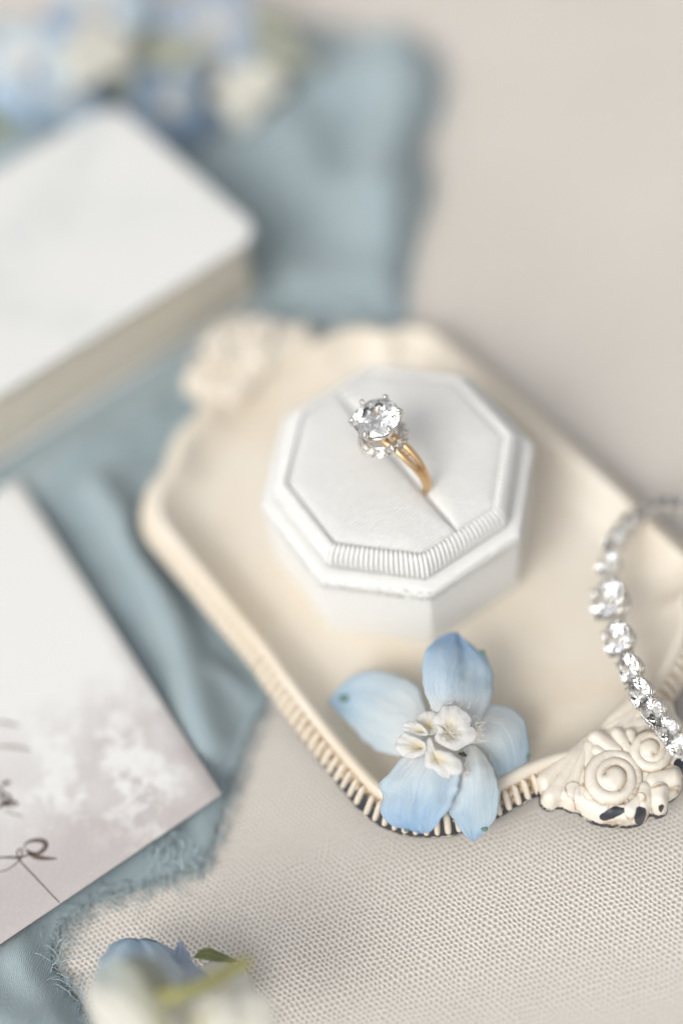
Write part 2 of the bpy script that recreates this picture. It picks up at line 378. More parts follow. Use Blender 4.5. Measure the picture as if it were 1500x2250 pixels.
def build_book():
    t = thing('book', (*bc, TZ + .09), 'thick white book with rounded corners and cream page edges lying on the blue cloth', 'book')
    mc = mat('white_cover', (.80, .795, .775), .5); n = NT(mc); c = n.coord('Object', 1); nz = n.noise(c, .45, 4)
    n.color(n.ramp(nz, [(.35, (.63, .645, .63)), (.5, (.69, .69, .675)), (.7, (.71, .705, .69))])); n.normal(n.bump(n.noise(c, 30, 3), .1, .01))
    mp = mat('page_edges', (.62, .55, .42), .8); n = NT(mp); c = n.coord('Object', (1, 1, 1))
    w = n.n('TexWave', bands_direction='Z'); w.inputs['Scale'].default_value = 14; w.inputs['Distortion'].default_value = 1.5; n.l(c, w.inputs['Vector'])
    n.color(n.mix(w.outputs['Fac'], (.86, .80, .68), (.77, .71, .59))); n.normal(n.bump(w.outputs['Fac'], .6, .02))
    q = lambda ins, r: rounded_quad(bc, be1, bL1, be2, bL2, r, ins)
    mb = MB(); loft(mb, [(q(.10, .45), BZ - .16), (q(.02, .5), BZ - .145), (q(0, .52), BZ - .10), (q(0, .52), BZ - .05), (q(.03, .5), BZ - .012), (q(.09, .46), BZ), (q(.4, .3), BZ + .004)])
    place(build(mb, 'front_cover', mc), t)
    mb = MB(); loft(mb, [(q(.16, .45), TZ + .09), (q(.12, .5), TZ + .1), (q(.11, .52), TZ + .14), (q(.11, .52), TZ + .20), (q(.14, .48), TZ + .24)])
    place(build(mb, 'back_cover', mc), t)
    mb = MB(); loft(mb, [(q(.20, .42), TZ + .25), (q(.17, .42), TZ + .5), (q(.19, .42), 1.0), (q(.17, .42), 1.3), (q(.20, .42), BZ - .155)])
    place(build(mb, 'page_block', mp), t)
    mr = mat('gap_shade', (.16, .14, .14), .9)  # near-black colour paints the shadow line in the gap under the front cover
    mb = MB(); loft(mb, [(q(.17, .44), BZ - .24), (q(.155, .44), BZ - .2), (q(.16, .44), BZ - .163)]); place(build(mb, 'gap_shade_strip', mr), t)

# ------------------------------------------------------------------ card
CZ = .12
ca, cb, cl = at(38, 1052, CZ)[:2], at(487, 1745, CZ)[:2], at(0, 2075, CZ)[:2]
_e1 = (ca - cb) / np.linalg.norm(ca - cb); _e2 = (cl - cb) / np.linalg.norm(cl - cb); CL1 = np.linalg.norm(ca - cb)
CARD_XY = [cb, cb + _e1 * CL1, cb + _e1 * CL1 + _e2 * 11, cb + _e2 * 11]
def build_card():
    t = thing('card', (*cb, CZ - .03), 'white card printed with grey watercolour clouds and dark script lying on the blue cloth', 'card')
    m = mat('watercolour_print', (.8, .79, .78), .65); n = NT(m)
    g = n.n('NewGeometry'); sx = n.n('VectorMath', operation='DOT_PRODUCT'); n.l(g.outputs['Position'], sx.inputs[0]); sx.inputs[1].default_value = (*(-_e1), 0)
    off = float(np.dot(-_e1, cb)); along = n.math('MULTIPLY', n.math('SUBTRACT', off, sx.outputs['Value']), 1 / CL1)   # 0 at the lower corner
    sy = n.n('VectorMath', operation='DOT_PRODUCT'); n.l(g.outputs['Position'], sy.inputs[0]); sy.inputs[1].default_value = (*_e2, 0)
    across = n.math('SUBTRACT', sy.outputs['Value'], float(np.dot(_e2, cb)))
    c = n.coord('Object', 1); n1 = n.noise(c, .55, 5, .6); n2 = n.noise(c, 1.5, 6, .65); n3 = n.noise(c, 5, 4, .7); n4 = n.noise(c, 22, 3, .7)
    f = n.math('ADD', n.math('MULTIPLY', along, 1.35), n.math('MULTIPLY', n.math('SUBTRACT', n1, .5), 1.0))
    wash = n.ramp(f, [(.12, 1), (.62, 0)])
    blot = n.ramp(n.math('ADD', n.math('MULTIPLY', n2, .65), n.math('MULTIPLY', n3, .35)), [(.48, 0), (.56, 1)])
    near = n.ramp(n.math('ADD', n.math('ABSOLUTE', n.math('SUBTRACT', along, .22)), n.math('MULTIPLY', n.math('ABSOLUTE', n.math('SUBTRACT', across, 1.2)), .14)), [(.10, 1), (.34, 0)])
    wash = n.math('SUBTRACT', wash, n.math('MULTIPLY', n.math('MULTIPLY', blot, near), .95), True)
    col = n.mix(wash, (.72, .715, .70), n.mix(n.ramp(n4, [(.45, 0), (.7, .5)]), (.47, .43, .425), (.56, .52, .515)))
    n.color(col); n.normal(n.bump(n4, .12, .01))
    a, b, c_, d = cb, cb + _e1 * CL1, cb + _e1 * CL1 + _e2 * 11, cb + _e2 * 11
    nu, nv = 40, 40; top = []
    for i in range(nu):
        row = []
        for j in range(nv):
            u, v = i / (nu - 1), j / (nv - 1); p = cb + _e1 * CL1 * u + _e2 * 11 * v
            row.append((p[0], p[1], CZ + .0))
        top.append(row)
    mb = MB(); mb.grid(top); o = place(build(mb, 'card_sheet', m), t)
    s = o.modifiers.new('s', 'SOLIDIFY'); s.thickness = .035; s.offset = -1
    o.modifiers.new('b', 'BEVEL').width = .008
    ink = mat('sepia_ink', (.12, .085, .07), .6); pale = mat('pale_ink', (.55, .52, .50), .6)
    def strokes(list_, material, name):
        for pts, w0, w1 in list_:
            mb = MB(); P = catmull([(x / 2.647, 1400 + y / 2.647) for x, y in pts], 8); P = np.array([at(x, y, CZ + .004)[:2] for x, y in P]); k = len(P)
            T = np.gradient(P, axis=0); T /= np.linalg.norm(T, axis=1)[:, None] + 1e-9; N = np.stack([-T[:, 1], T[:, 0]], 1)
            u = np.linspace(0, 1, k)[:, None]; w = (w0 + (w1 - w0) * np.sin(math.pi * np.clip(u, 0, 1)) ** 1.3) / 2
            L, Rr = P + N * w, P - N * w; z1, z0 = CZ + .006, CZ + .001
            G = [[(*L[i], z0), (*L[i], z1), (*Rr[i], z1), (*Rr[i], z0)] for i in range(k)]; mb.grid(G, close_v=True)
            place(build(mb, name, material), t)
    strokes([([(140, 1235), (150, 1203), (190, 1186), (238, 1186), (265, 1205), (255, 1236), (215, 1262), (172, 1252), (160, 1236)], .012, .085),
             ([(150, 1240), (185, 1272), (225, 1285), (275, 1290), (330, 1290)], .02, .075),
             ([(-60, 1290), (0, 1285), (60, 1283), (110, 1285), (160, 1270), (200, 1262)], .014, .04),
             ([(-60, 1370), (0, 1366), (50, 1350), (100, 1312), (124, 1275), (126, 1242), (110, 1236), (98, 1262), (115, 1300), (160, 1352), (230, 1425), (290, 1490), (345, 1546)], .014, .026),
             ([(5, 862), (35, 850), (60, 846)], .03, .08), ([(-30, 1000), (0, 985), (35, 965), (75, 960), (108, 972)], .02, .09), ([(-20, 935), (20, 915), (55, 930), (50, 955), (10, 975)], .012, .05),
             ([(-60, 920), (-20, 880), (10, 900), (20, 960), (60, 985), (110, 975)], .012, .05)], ink, 'lettering')
    strokes([([(-60, 500), (20, 510), (110, 520)], .06, .14), ([(-60, 650), (60, 650), (180, 665)], .06, .14), ([(10, 1020), (60, 1030), (130, 1055)], .03, .07)], pale, 'faded_lettering')

# ------------------------------------------------------------------ tray
TRZ = .12          # height of the outer edge of the rim
outer_px = [(800, 1785), (755, 1735), (700, 1668), (640, 1590), (590, 1522), (540, 1450), (475, 1372), (410, 1290), (345, 1212), (312, 1168), (304, 1120), (322, 1068), (352, 1030), (366, 985), (385, 945), (425, 905), (470, 850), (540, 800),
            (620, 760), (668, 745), (700, 738), (750, 712), (808, 706), (850, 722), (885, 708), (930, 703), (975, 722), (1020, 760), (1100, 826), (1250, 955), (1400, 1086)]
def build_outline():
    P = [at(x, y, .35)[:2] for x, y in outer_px]
    P += [np.array(q) for q in [(4.98, -1.35), (5.38, -2.0), (5.30, -2.55), (4.95, -2.85), (4.92, -3.3), (4.60, -3.85), (4.1, -4.4), (3.55, -4.95), (3.0, -5.35), (2.4, -5.62), (1.85, -5.62), (1.35, -5.72)]]
    P += [at(x, y, .30)[:2] for x, y in [(1130, 1772), (1060, 1808), (985, 1832), (900, 1832), (845, 1815)]]
    return resample(catmull(P, 10, True), 520, True)
OUT = build_outline()
TRAY_XY = OUT[::8]
def smooth_closed(P, s):
    k = np.arange(-3 * s, 3 * s + 1); g = np.exp(-.5 * (k / s) ** 2); g /= g.sum(); n = len(P)
    return sum(w * np.roll(P, -int(d), 0) for w, d in zip(g, k))
def tray_frame():
    Sm = smooth_closed(OUT, 9); T = np.roll(Sm, -1, 0) - np.roll(Sm, 1, 0); T /= np.linalg.norm(T, axis=1)[:, None]
    N = np.stack([-T[:, 1], T[:, 0]], 1); c = OUT.mean(0)
    if ((c - OUT) * N).sum() < 0: N = -N                                       # inward
    N = smooth_closed(N, 6); N /= np.linalg.norm(N, axis=1)[:, None]
    F = smooth_closed(OUT, 11) + N * 1.15
    return N, smooth_closed(F, 5), c
TN, TF, TC = tray_frame()
def rim_point(i, d):
    """a point on the ring that lies d inside the outer edge"""
    a = min(d / 1.15, 1); a2 = a * a * (3 - 2 * a) * .5 + a * .5
    return OUT[i % 520] * (1 - a2) + TF[i % 520] * a2
def build_tray():
    t = thing('tray', (*TC, TZ), 'antique cream enamelled tray with ribbed scalloped rim and chipped black patches under the ring box', 'tray')
    prof = [(1.5, TZ + .03, 1), (.9, TZ, 1), (.55, TZ + .03, 1), (.22, -.16, 1), (.05, .02, 1), (0, .10, .75), (.0, .15, .5), (.035, .19, .3), (.10, .25, .22), (.20, .37, .2), (.30, .49, .12), (.34, .56, .03), (.37, .61, 0), (.42, .635, 0), (.47, .61, 0),
            (.51, .54, 0), (.56, .44, 0), (.66, .27, 0), (.80, .12, 0), (.96, .04, 0), (1.15, .012, 0)]
    n = 520; rows = []; wear = []
    crn = at(930, 1825, .3)[:2]
    for d, z, cpt in prof:
        row = []
        for i in range(n):
            if d > 1.15:
                p = TF[i] + (TC - TF[i]) * .05
            else: p = rim_point(i, d)
            row.append((p[0], p[1], z))
            near = math.exp(-(np.linalg.norm(OUT[i] - crn) / 2.6) ** 2); near2 = math.exp(-(np.linalg.norm(OUT[i] - crn) / 4.2) ** 2); near3 = math.exp(-(np.linalg.norm(OUT[i] - crn) / 3.4) ** 2)
            ch = cpt if z < .16 else (cpt * 2.2 + .22 * (z < .5)) * near3
            wear.append((ch, (1.3 * near2 + .10) if .15 < z < .55 and d < .36 else .10 * near2, .25 * near2, 1))
        rows.append(row)
    for f, z in ((.75, .0), (.5, -.004), (.25, -.004), (.02, -.004)):
        rows.append([(TC[0] + (TF[i][0] - TC[0]) * f, TC[1] + (TF[i][1] - TC[1]) * f, z) for i in range(n)]); wear += [(0, .04, .1, 1)] * n
    mb = MB(); mb.grid(rows, close_v=True)
    mb.f.append(tuple((len(rows) - 1) * n + j for j in range(n))); mb.f.append(tuple(reversed(range(n))))
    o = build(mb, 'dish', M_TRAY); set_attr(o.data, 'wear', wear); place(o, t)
    # reeding round the rim: one raised rib next to the other
    rm = MB(); L = .47; prof_r = []
    for k in range(9):
        a = k / 8; x = L * (a - .5); w = .060 * (max(0, 1 - abs(2 * a - 1) ** 5)) ** .5; h = .092 * (max(0, 1 - abs(2 * a - 1) ** 4)) ** .5
        prof_r.append([(x, w * math.cos(q), -.012 + h * max(0, math.sin(q)) * 1.0) for q in np.linspace(-.3, math.pi + .3, 8)])
    rm.grid(prof_r); rib_me = rm.mesh('rib', M_TRAY)
    dark_me = rib_me.copy()
    set_attr(rib_me, 'wear', [(0.05, .06, .2, 1)] * len(rib_me.vertices))
    nv = len(dark_me.vertices); set_attr(dark_me, 'wear', [(.42 * max(0, (-v.co.x) / (L / 2)) ** 2 + .12, .22, .7, 1) for v in dark_me.vertices])
    cum = np.r_[0, np.cumsum(np.linalg.norm(np.roll(OUT, -1, 0) - OUT, axis=1))]; per = cum[-1]; cnt = int(per / .192)
    for k in range(cnt):
        i = int(np.searchsorted(cum, per * k / cnt)) % 520
        if ORN_HIDE(OUT[i]): continue
        lo = np.array([*rim_point(i, .02), .165]); hi = np.array([*rim_point(i, .32), .535])
        x = Vector(hi - lo).normalized(); tt = OUT[(i + 1) % 520] - OUT[i - 1]; y = Vector((tt[0], tt[1], 0)); y = (y - x * y.dot(x)).normalized(); z = x.cross(y)
        if z.z < 0: y = -y; z = -z
        near = np.linalg.norm(OUT[i] - crn) < 2.9
        r_ = link('rib', dark_me if near else rib_me); s = random.uniform(.88, 1.08)
        mid = Vector((lo + hi) / 2); r_.matrix_world = Matrix(((x.x, y.x * s, z.x, mid.x), (x.y, y.y * s, z.y, mid.y), (x.z, y.z * s, z.z, mid.z), (0, 0, 0, 1)))
        r_.parent = t; r_.matrix_parent_inverse = Matrix.Translation(-t.location)
    orn = build_ornament(); place(orn, t)
    # the same casting at the other end of the tray
    o2 = orn.copy(); COL.objects.link(o2); o2.parent = t
    a1 = Vector((*ORN_C, 0)); axis = Vector((2.55, -5.9, 0)) - Vector((*TC, 0)); c2 = at(565, 768, .5); tgt = Vector((c2[0], c2[1], 0))
    rot = Matrix.Rotation(math.pi + R(3), 4, 'Z')
    o2.matrix_parent_inverse = Matrix.Translation(-t.location)
    o2.matrix_basis = Matrix.Translation(tgt) @ rot @ Matrix.Diagonal((.98, .98, 1.1, 1)) @ Matrix.Translation(-a1)
    o2.matrix_basis.translation.z -= .05
ORN_C = at(1335, 1690, .5)[:2]
def ORN_HIDE(p):
    a = at(560, 775, .5)[:2]
    return np.linalg.norm(p - ORN_C) < .95 or np.linalg.norm(p - a) < 1.2
def build_ornament():
    """relief in the crop frame of the casting: x 1050 + X / 3.333, y 1500 + Y / 3.333"""
    outl = [(800, 385), (640, 520), (520, 600), (440, 690), (455, 760), (478, 800), (480, 858), (535, 882), (590, 862), (640, 868), (680, 893), (735, 895), (790, 935), (850, 972), (930, 992), (1060, 1002), (1160, 995), (1218, 962), (1255, 918), (1320, 930), (1370, 910), (1385, 830), (1440, 795), (1478, 740),
            (1482, 650), (1530, 600), (1560, 540), (1545, 470), (1590, 420), (1600, 350), (1550, 300), (1500, 290), (1440, 230), (1425, 160), (1370, 120), (1300, 150), (1230, 110), (1140, 100), (1080, 120), (960, 240), (870, 350)]
    E = catmull(outl, 5, True); st = 4.2
    X, Y = np.meshgrid(np.arange(425, 1610, st), np.arange(85, 1012, st), indexing='ij'); D = poly_dist(X, Y, E)
    ax, ay = 830, 395; ang = np.arctan2(Y - ay, X - ax); rr = np.hypot(X - ax, Y - ay)
    H = np.full(X.shape, .13); G = np.zeros_like(X); C = np.zeros_like(X)
    # left fan of three flutes
    a0, a1 = math.atan2(690 - ay, 440 - ax), math.atan2(800 - ay, 822 - ax)
    f = (ang - a1) / (a0 - a1); inn = (f > 0) & (f < 1)
    fl = np.abs(np.sin(np.clip(f, 0, 1) * math.pi * 4)) ** .7
    H = np.where(inn, .09 + .085 * fl * sstep(30, 240, rr) + .04 * sstep(0, 400, 400 - rr), H); G = np.maximum(G, np.where(inn, .35 * (1 - fl) * sstep(60, 250, rr), 0))
    # right fan
    b0, b1 = math.atan2(110 - ay, 1110 - ax), math.atan2(300 - ay, 1500 - ax)
    f = (ang - b0) / (b1 - b0); inn2 = (f > 0) & (f < 1) & (X > ax)
    fl = np.abs(np.sin(np.clip(f, 0, 1) * math.pi * 3)) ** .7
    H = np.where(inn2, .09 + .05 * fl * sstep(30, 260, rr), H)
    def cap(a, b, ra, rb, h, base=.13, sharp=.5):
        nonlocal H, G
        d, t = seg_dist(X, Y, a, b); r = ra + (rb - ra) * t; q = d / r
        z = base + h * np.sqrt(np.clip(1 - q * q, 0, 1)) ** (2 * sharp); G = np.where(q < 1, G * .2, G); G = np.maximum(G, 1.0 * np.exp(-((q - 1.02) / .12) ** 2)); H = np.maximum(H, np.where(q < 1, z, 0))
    # body under the scrolls
    cap((860, 860), (1140, 900), 120, 100, .10, .10); cap((1240, 700), (1430, 700), 120, 70, .10, .10); cap((820, 480), (826, 840), 26, 46, .09, .13)
    cap((700, 800), (880, 930), 50, 70, .06, .10)
    # leaf petals between the scrolls
    for a, b, ra, rb, h in [((1040, 560), (860, 420), 60, 44, .17), ((1080, 500), (1015, 400), 46, 34, .17), ((1010, 600), (865, 520), 34, 28, .15), ((990, 625), (862, 600), 24, 22, .13), ((1120, 480), (1110, 400), 30, 24, .15),
                            ((1210, 800), (1215, 900), 44, 44, .14), ((1318, 800), (1325, 880), 56, 50, .17), ((1290, 740), (1450, 700), 60, 46, .14), ((1110, 940), (1180, 870), 40, 34, .10)]:
        cap(a, b, ra, rb, h)
    def scroll(cx, cy, Rr, turns, dirn, a_start):
        """a coiled band: a dome cut by one spiral groove that ends round the knob"""
        nonlocal H, G, C
        r = np.hypot(X - cx, Y - cy); k = 46; tt = np.linspace(0, 1, k); rad = Rr * (.97 - .66 * tt ** .9); an = a_start + dirn * tt * turns * 2 * math.pi
        P = np.stack([cx + rad * np.cos(an), cy + rad * np.sin(an)], 1); d = np.full(X.shape, 1e9); dt = np.zeros_like(X)
        for q in range(k - 1):
            dd, _ = seg_dist(X, Y, P[q], P[q + 1]); m_ = dd < d; d = np.where(m_, dd, d); dt = np.where(m_, q / k, dt)
        z = .17 + .14 * np.sqrt(np.clip(1 - (r / (1.10 * Rr)) ** 2, 0, 1)) ** .8; w = Rr * (.055 + .04 * (dt > .6))
        z = z + .05 * np.sqrt(np.clip(1 - (r / (.40 * Rr)) ** 2, 0, 1)) + .06 * np.clip(d / (Rr * .2), 0, 1) ** .5 - .16 * np.exp(-(d / w) ** 2)
        ins = r < Rr; H = np.where(ins, np.maximum(z, .10), H); H = H - .05 * np.exp(-((r - Rr) / 9) ** 2)
        G = np.where(ins, G * .05, G); G = np.maximum(G, np.exp(-(d / (w * 1.5)) ** 2) * ins * 1.1); G = np.maximum(G, .9 * np.exp(-((r - Rr) / 9) ** 2))
        C = np.maximum(C, np.exp(-(d / (w * .55)) ** 2) * (((dt > .55) & (dt < .72)) | ((dt > .05) & (dt < .22)) | (dt > .90)) * ins * 1.0)
    scroll(985, 728, 192, 1.75, -1, 1.9); scroll(1255, 525, 142, 1.65, 1, -2.9)
    def chip(cx, cy, a, b, ro, s=1.):
        nonlocal C
        c, s_ = math.cos(R(ro)), math.sin(R(ro)); u = ((X - cx) * c + (Y - cy) * s_) / a; v = (-(X - cx) * s_ + (Y - cy) * c) / b; C = np.maximum(C, s * sstep(1.25, .75, np.hypot(u, v)))
    chip(985, 956, 100, 21, -6, .8); chip(1172, 952, 44, 34, -30, .85); chip(1475, 600, 52, 34, -25); chip(1330, 905, 14, 10, 0); 
    edge = sstep(46, 4, D) * (Y > 640); C = np.maximum(C, sstep(20, 2, D) * .60 * (Y > 640))
    H = (H - .02) * np.clip(sstep(-4, 55, D), 0, 1) ** .6 + .02
    H += .007 * vnoise(X, Y, .02, 4)
    H = H - .30 * (1 - sstep(-6, 26, D))
    # lie on a slope: highest near the dish, lower at the tip
    P = atv(1050 + X / 3.3333, 1500 + Y / 3.3333, .50)
    keep = D > -5; idx = -np.ones(X.shape, int); idx[keep] = np.arange(keep.sum())
    Z = .43 + H * .88
    # the points were cast at one height; follow the sight line is not wanted, so only z is lifted
    mb = MB(); mb.v = [tuple(v) for v in np.stack([P[..., 0][keep], P[..., 1][keep], Z[keep]], 1)]
    for i in range(X.shape[0] - 1):
        for j in range(X.shape[1] - 1):
            q = (idx[i, j], idx[i + 1, j], idx[i + 1, j + 1], idx[i, j + 1])
            if min(q) >= 0: mb.f.append(q)
    o = build(mb, 'shell_ornament', M_TRAY); set_attr(o.data, 'wear', np.stack([C[keep], G[keep], np.full(keep.sum(), .35), np.ones(keep.sum())], 1))
    s = o.modifiers.new('s', 'SOLIDIFY'); s.thickness = .12; s.offset = 0
    return o

# ------------------------------------------------------------------ ring box
PHI = -1.50990559
def octo(Rr, z=0, rc=.10, n=4, phi=PHI):
    V = [np.array([Rr * math.cos(phi + i * math.pi / 4), Rr * math.sin(phi + i * math.pi / 4)]) for i in range(8)]; out = []
    for i in range(8):
        p, a, b = V[i], V[i - 1], V[(i + 1) % 8]; da = (a - p) / np.linalg.norm(a - p); db = (b - p) / np.linalg.norm(b - p); t = rc * math.tan(math.pi / 8)
        A, B = p + da * t, p + db * t
        for k in range(n + 1):
            s = k / n; q = (1 - s) ** 2 * A + 2 * s * (1 - s) * p + s * s * B; out.append(q)
    return out
SL = PHI + math.pi / 8                               # direction of the slot
su = np.array([math.cos(SL), math.sin(SL)]); sv = np.array([-su[1], su[0]])
def build_box():
    t = thing('ring_box', (0, 0, 0), 'white velvet octagonal ring box standing open on the cream tray', 'ring box')
    mv = m_velvet('white_velvet_side', R(25), (.775, .77, .75), False); mrib = m_velvet('white_velvet_cord', 0, (.80, .795, .78), False); mt = m_velvet('white_velvet_top', -(SL + math.pi / 2), (.79, .785, .765), True)
    mb = MB(); pr = [(2.46, -.02), (2.50, .0), (2.51, .03), (2.50, .8), (2.50, 1.45), (2.502, 1.70), (2.512, 1.76), (2.518, 1.82), (2.515, 1.88), (2.49, 1.93), (2.45, 1.955), (2.38, 1.965), (2.25, 1.965), (2.17, 1.94), (2.15, 1.80)]
    o = len(mb.v); mb.grid([[(p[0], p[1], z) for p in octo(r, rc=.09)] for r, z in pr], close_v=True); m = 40
    mb.f.append(tuple(o + j for j in range(m))); mb.f.append(tuple(o + (len(pr) - 1) * m + j for j in reversed(range(m))))
    build(mb, 'base', mv, t)
    mb = MB()
    for k in range(2600):                            # short pile standing off the rolled edge
        i = random.randrange(8); f = random.random(); a = PHI + i * math.pi / 4; b = a + math.pi / 4
        p = np.array([math.cos(a), math.sin(a)]) * (1 - f) + np.array([math.cos(b), math.sin(b)]) * f; nrm = p / np.linalg.norm(p); rr = random.uniform(2.44, 2.54); z = 1.70 + random.random() * .26
        q = np.array([*(p * (2.515 if z < 1.88 else 2.48)), z]); e = q + np.array([nrm[0] * .03, nrm[1] * .03, random.uniform(-.04, .035)])
        mb.tube([q, e], .008, 3, False)
    f = build(mb, 'velvet_pile', mv, t); f['kind'] = 'stuff'
    # border core, then its cord ribs
    mb = MB(); pr = [(2.13, 1.85), (2.14, 2.0), (2.14, 2.2), (2.10, 2.32), (2.05, 2.39), (2.0, 2.44), (1.96, 2.40), (1.95, 2.2)]
    mb.grid([[(p[0], p[1], z) for p in octo(r, rc=.12)] for r, z in pr], close_v=True); bd = build(mb, 'border', mt, t)
    nr = 19
    for k in range(nr):
        f = (k + .5) / nr; mbk = MB(); pts = []
        for r, z in [(2.185, 1.965), (2.205, 2.03), (2.205, 2.15), (2.19, 2.26), (2.15, 2.35), (2.09, 2.425), (2.03, 2.455), (1.99, 2.45)]:
            A = np.array([math.cos(PHI), math.sin(PHI)]) * r; B = np.array([math.cos(PHI + math.pi / 4), math.sin(PHI + math.pi / 4)]) * r
            p = A * (1 - f) + B * f; pts.append((p[0], p[1], z))
        mbk.tube(pts, [.034, .037, .038, .038, .038, .038, .035, .022], 8); me = mbk.mesh('rib', mrib)
        for i in range(8):
            o = link('rib', me, bd); o.rotation_euler = (0, 0, i * math.pi / 4)
    # two cushion halves with the slot between them
    for s in (1, -1):
        P = octo(2.0, rc=.10); P = np.array(P); d = P @ sv * s
        gap = .003; poly = []
        n = len(P)
        for i in range(n):
            a, b = P[i], P[(i + 1) % n]; da, db = d[i] - gap, d[(i + 1) % n] - gap
            if da >= 0: poly.append(a)
            if da * db < 0: poly.append(a + (b - a) * da / (da - db))
        poly = resample(np.array(poly), 150, True); 
        T = np.roll(poly, -1, 0) - np.roll(poly, 1, 0); T /= np.linalg.norm(T, axis=1)[:, None]; N = np.stack([-T[:, 1], T[:, 0]], 1); c = poly.mean(0)
        if ((c - poly) * N).sum() < 0: N = -N
        rows = []
        sc = lambda ins: c + (poly - c) * np.maximum(0, 1 - ins / np.array([max(.2, abs(v)) for v in (1.0,)])[0])
        for ins, z in [(0, 1.9), (0, 2.3), (.008, 2.37), (.03, 2.405), (.06, 2.43), (.11, 2.455), (.18, 2.475), (.25, 2.485)]:
            rows.append([(*p, z) for p in sc(ins)])
        base = sc(.25)
        for f, z in [(.88, 2.492), (.7, 2.50), (.5, 2.505), (.3, 2.505), (.12, 2.505), (.01, 2.505)]:
            rows.append([(*(c + (p - c) * f), z) for p in base])
        mb = MB(); mb.grid(rows, close_v=True)
        ob = build(mb, 'cushion', mt, t); 

# ------------------------------------------------------------------ cut stones
def brilliant(name, material, r=1.):
    bm = bmesh.new()
    def V(rad, a, z): bm.verts.new((rad * math.cos(a) * r, rad * math.sin(a) * r, z * r))
    for k in range(8):
        a = k * math.pi / 4; V(.58, a, .30); V(.80, a + math.pi / 8, .185); V(.42, a + math.pi / 8, -.58)
    for k in range(16): V(1., k * math.pi / 8, .02); V(1., k * math.pi / 8, -.03)
    V(0, 0, -.86)
    res = bmesh.ops.convex_hull(bm, input=bm.verts)
    bmesh.ops.dissolve_limit(bm, angle_limit=R(1.5), verts=bm.verts, edges=bm.edges)
    bmesh.ops.recalc_face_normals(bm, faces=bm.faces)
    me = bpy.data.meshes.new(name); bm.to_mesh(me); bm.free(); me.materials.append(material); return me

# ------------------------------------------------------------------ ring
def build_ring():
    t = thing('ring', (0, 0, 2.46), 'gold ring with a large round diamond standing in the slot of the white box', 'ring')
    U = Vector((.6358, -.7538, .1661)); side = Vector((.7578, .6505, .0515)); up = U.cross(side).normalized(); side = up.cross(U).normalized()
    M3 = Matrix((U, side, up)).transposed().to_4x4()
    t.matrix_basis = Matrix.Translation((-.079, -.162, 2.627)) @ M3
    # local frame: x along the slot, y across the band, z to the stone
    Rb = .79
    for s in (1, -1):                                 # two strands that part towards the head
        mb = MB(); rings = []
        for k in range(97):
            a = R(-90) + 2 * math.pi * k / 96; top = max(0, math.sin(a)); sp = .048 + .036 * sstep(.15, .85, top)
            sp = float(sp); w = .043 + .012 * top; h = .050 + .012 * top
            c = Vector((Rb * math.cos(a) * (.80 if math.cos(a) < 0 else 1), s * sp, Rb * math.sin(a))); er = Vector((math.cos(a), 0, math.sin(a)))
            rings.append([c + er * h * math.sin(q) + Vector((0, w * 1.25 * math.cos(q), 0)) for q in np.linspace(0, 2 * math.pi, 12, endpoint=False)])
        mb.grid(rings, close_v=True); build(mb, 'band_strand', M_GOLD, t)
    for sg in (1, -1):
        for k in range(3):                            # tiny beads in the split of the shoulder
            a = R(90) - sg * R(30 + 6 * k); mb = MB(); mb.ball((Rb * math.cos(a) * 1.03, 0, Rb * math.sin(a) * 1.03), .024, 7, 5); build(mb, 'shoulder_bead', M_GOLD, t)
    G = 1.26                                          # height of the girdle over the ring centre
    r0 = .41
    st = link('diamond', brilliant('diamond', M_GEM, r0), t); st.location = (0, 0, G); st.rotation_euler = (0, 0, R(11))
    mb = MB(); mb.tube([(.15 * math.cos(a), .15 * math.sin(a), Rb + .08) for a in np.linspace(0, 2 * math.pi, 24, endpoint=False)], .04, 8, closed=True)
    mb.tube([(.30 * math.cos(a), .30 * math.sin(a), G - .20) for a in np.linspace(0, 2 * math.pi, 32, endpoint=False)], .022, 8, closed=True)
    mb.tube([(0, 0, Rb - .02), (0, 0, Rb + .12)], [.08, .10], 12); build(mb, 'head_base', M_SILVER, t)
    a0 = ring_prong_angle(up, U, side)
    for k in range(6):
        a = a0 + k * math.pi / 3; e = lambda r, z: Vector((r * math.cos(a), r * math.sin(a), z))
        mb = MB(); mb.tube([e(.16, Rb + .08), e(.27, G - .28), e(.385, G - .10), e(.425, G - .01), e(.432, G + .045), e(.405, G + .085), e(.368, G + .095)], [.036, .036, .040, .043, .044, .043, .030], 8)
        mb.ball(e(.392, G + .085), .040, 8, 6); build(mb, 'prong', M_SILVER, t)
    # ring of small stones under the head
    sm = brilliant('halo_stone', M_GEM2, .078); nh = 14
    mb = MB(); mb.tube([(.35 * math.cos(a), .35 * math.sin(a), G - .53) for a in np.linspace(0, 2 * math.pi, 40, endpoint=False)], .035, 8, closed=True)
    mb.tube([(.29 * math.cos(a), .29 * math.sin(a), G - .48) for a in np.linspace(0, 2 * math.pi, 40, endpoint=False)], .03, 8, closed=True)
    hs_ = build(mb, 'halo_setting', M_SILVER, t)
    for k in range(nh):
        a = 2 * math.pi * k / nh; o = link('halo_stone', sm, hs_); d = Vector((math.cos(a), math.sin(a), .75)).normalized()
        o.location = Vector((.40 * math.cos(a), .40 * math.sin(a), G - .49)); o.rotation_euler = d.to_track_quat('Z', 'X').to_euler()
        mb = MB(); b = a + math.pi / nh; mb.ball((.43 * math.cos(b), .43 * math.sin(b), G - .49), .026, 6, 5); mb.ball((.37 * math.cos(b), .37 * math.sin(b), G - .45), .020, 6, 5); mb.ball((.41 * math.cos(b), .41 * math.sin(b), G - .55), .022, 6, 5)
        build(mb, 'halo_bead', M_SILVER, hs_)
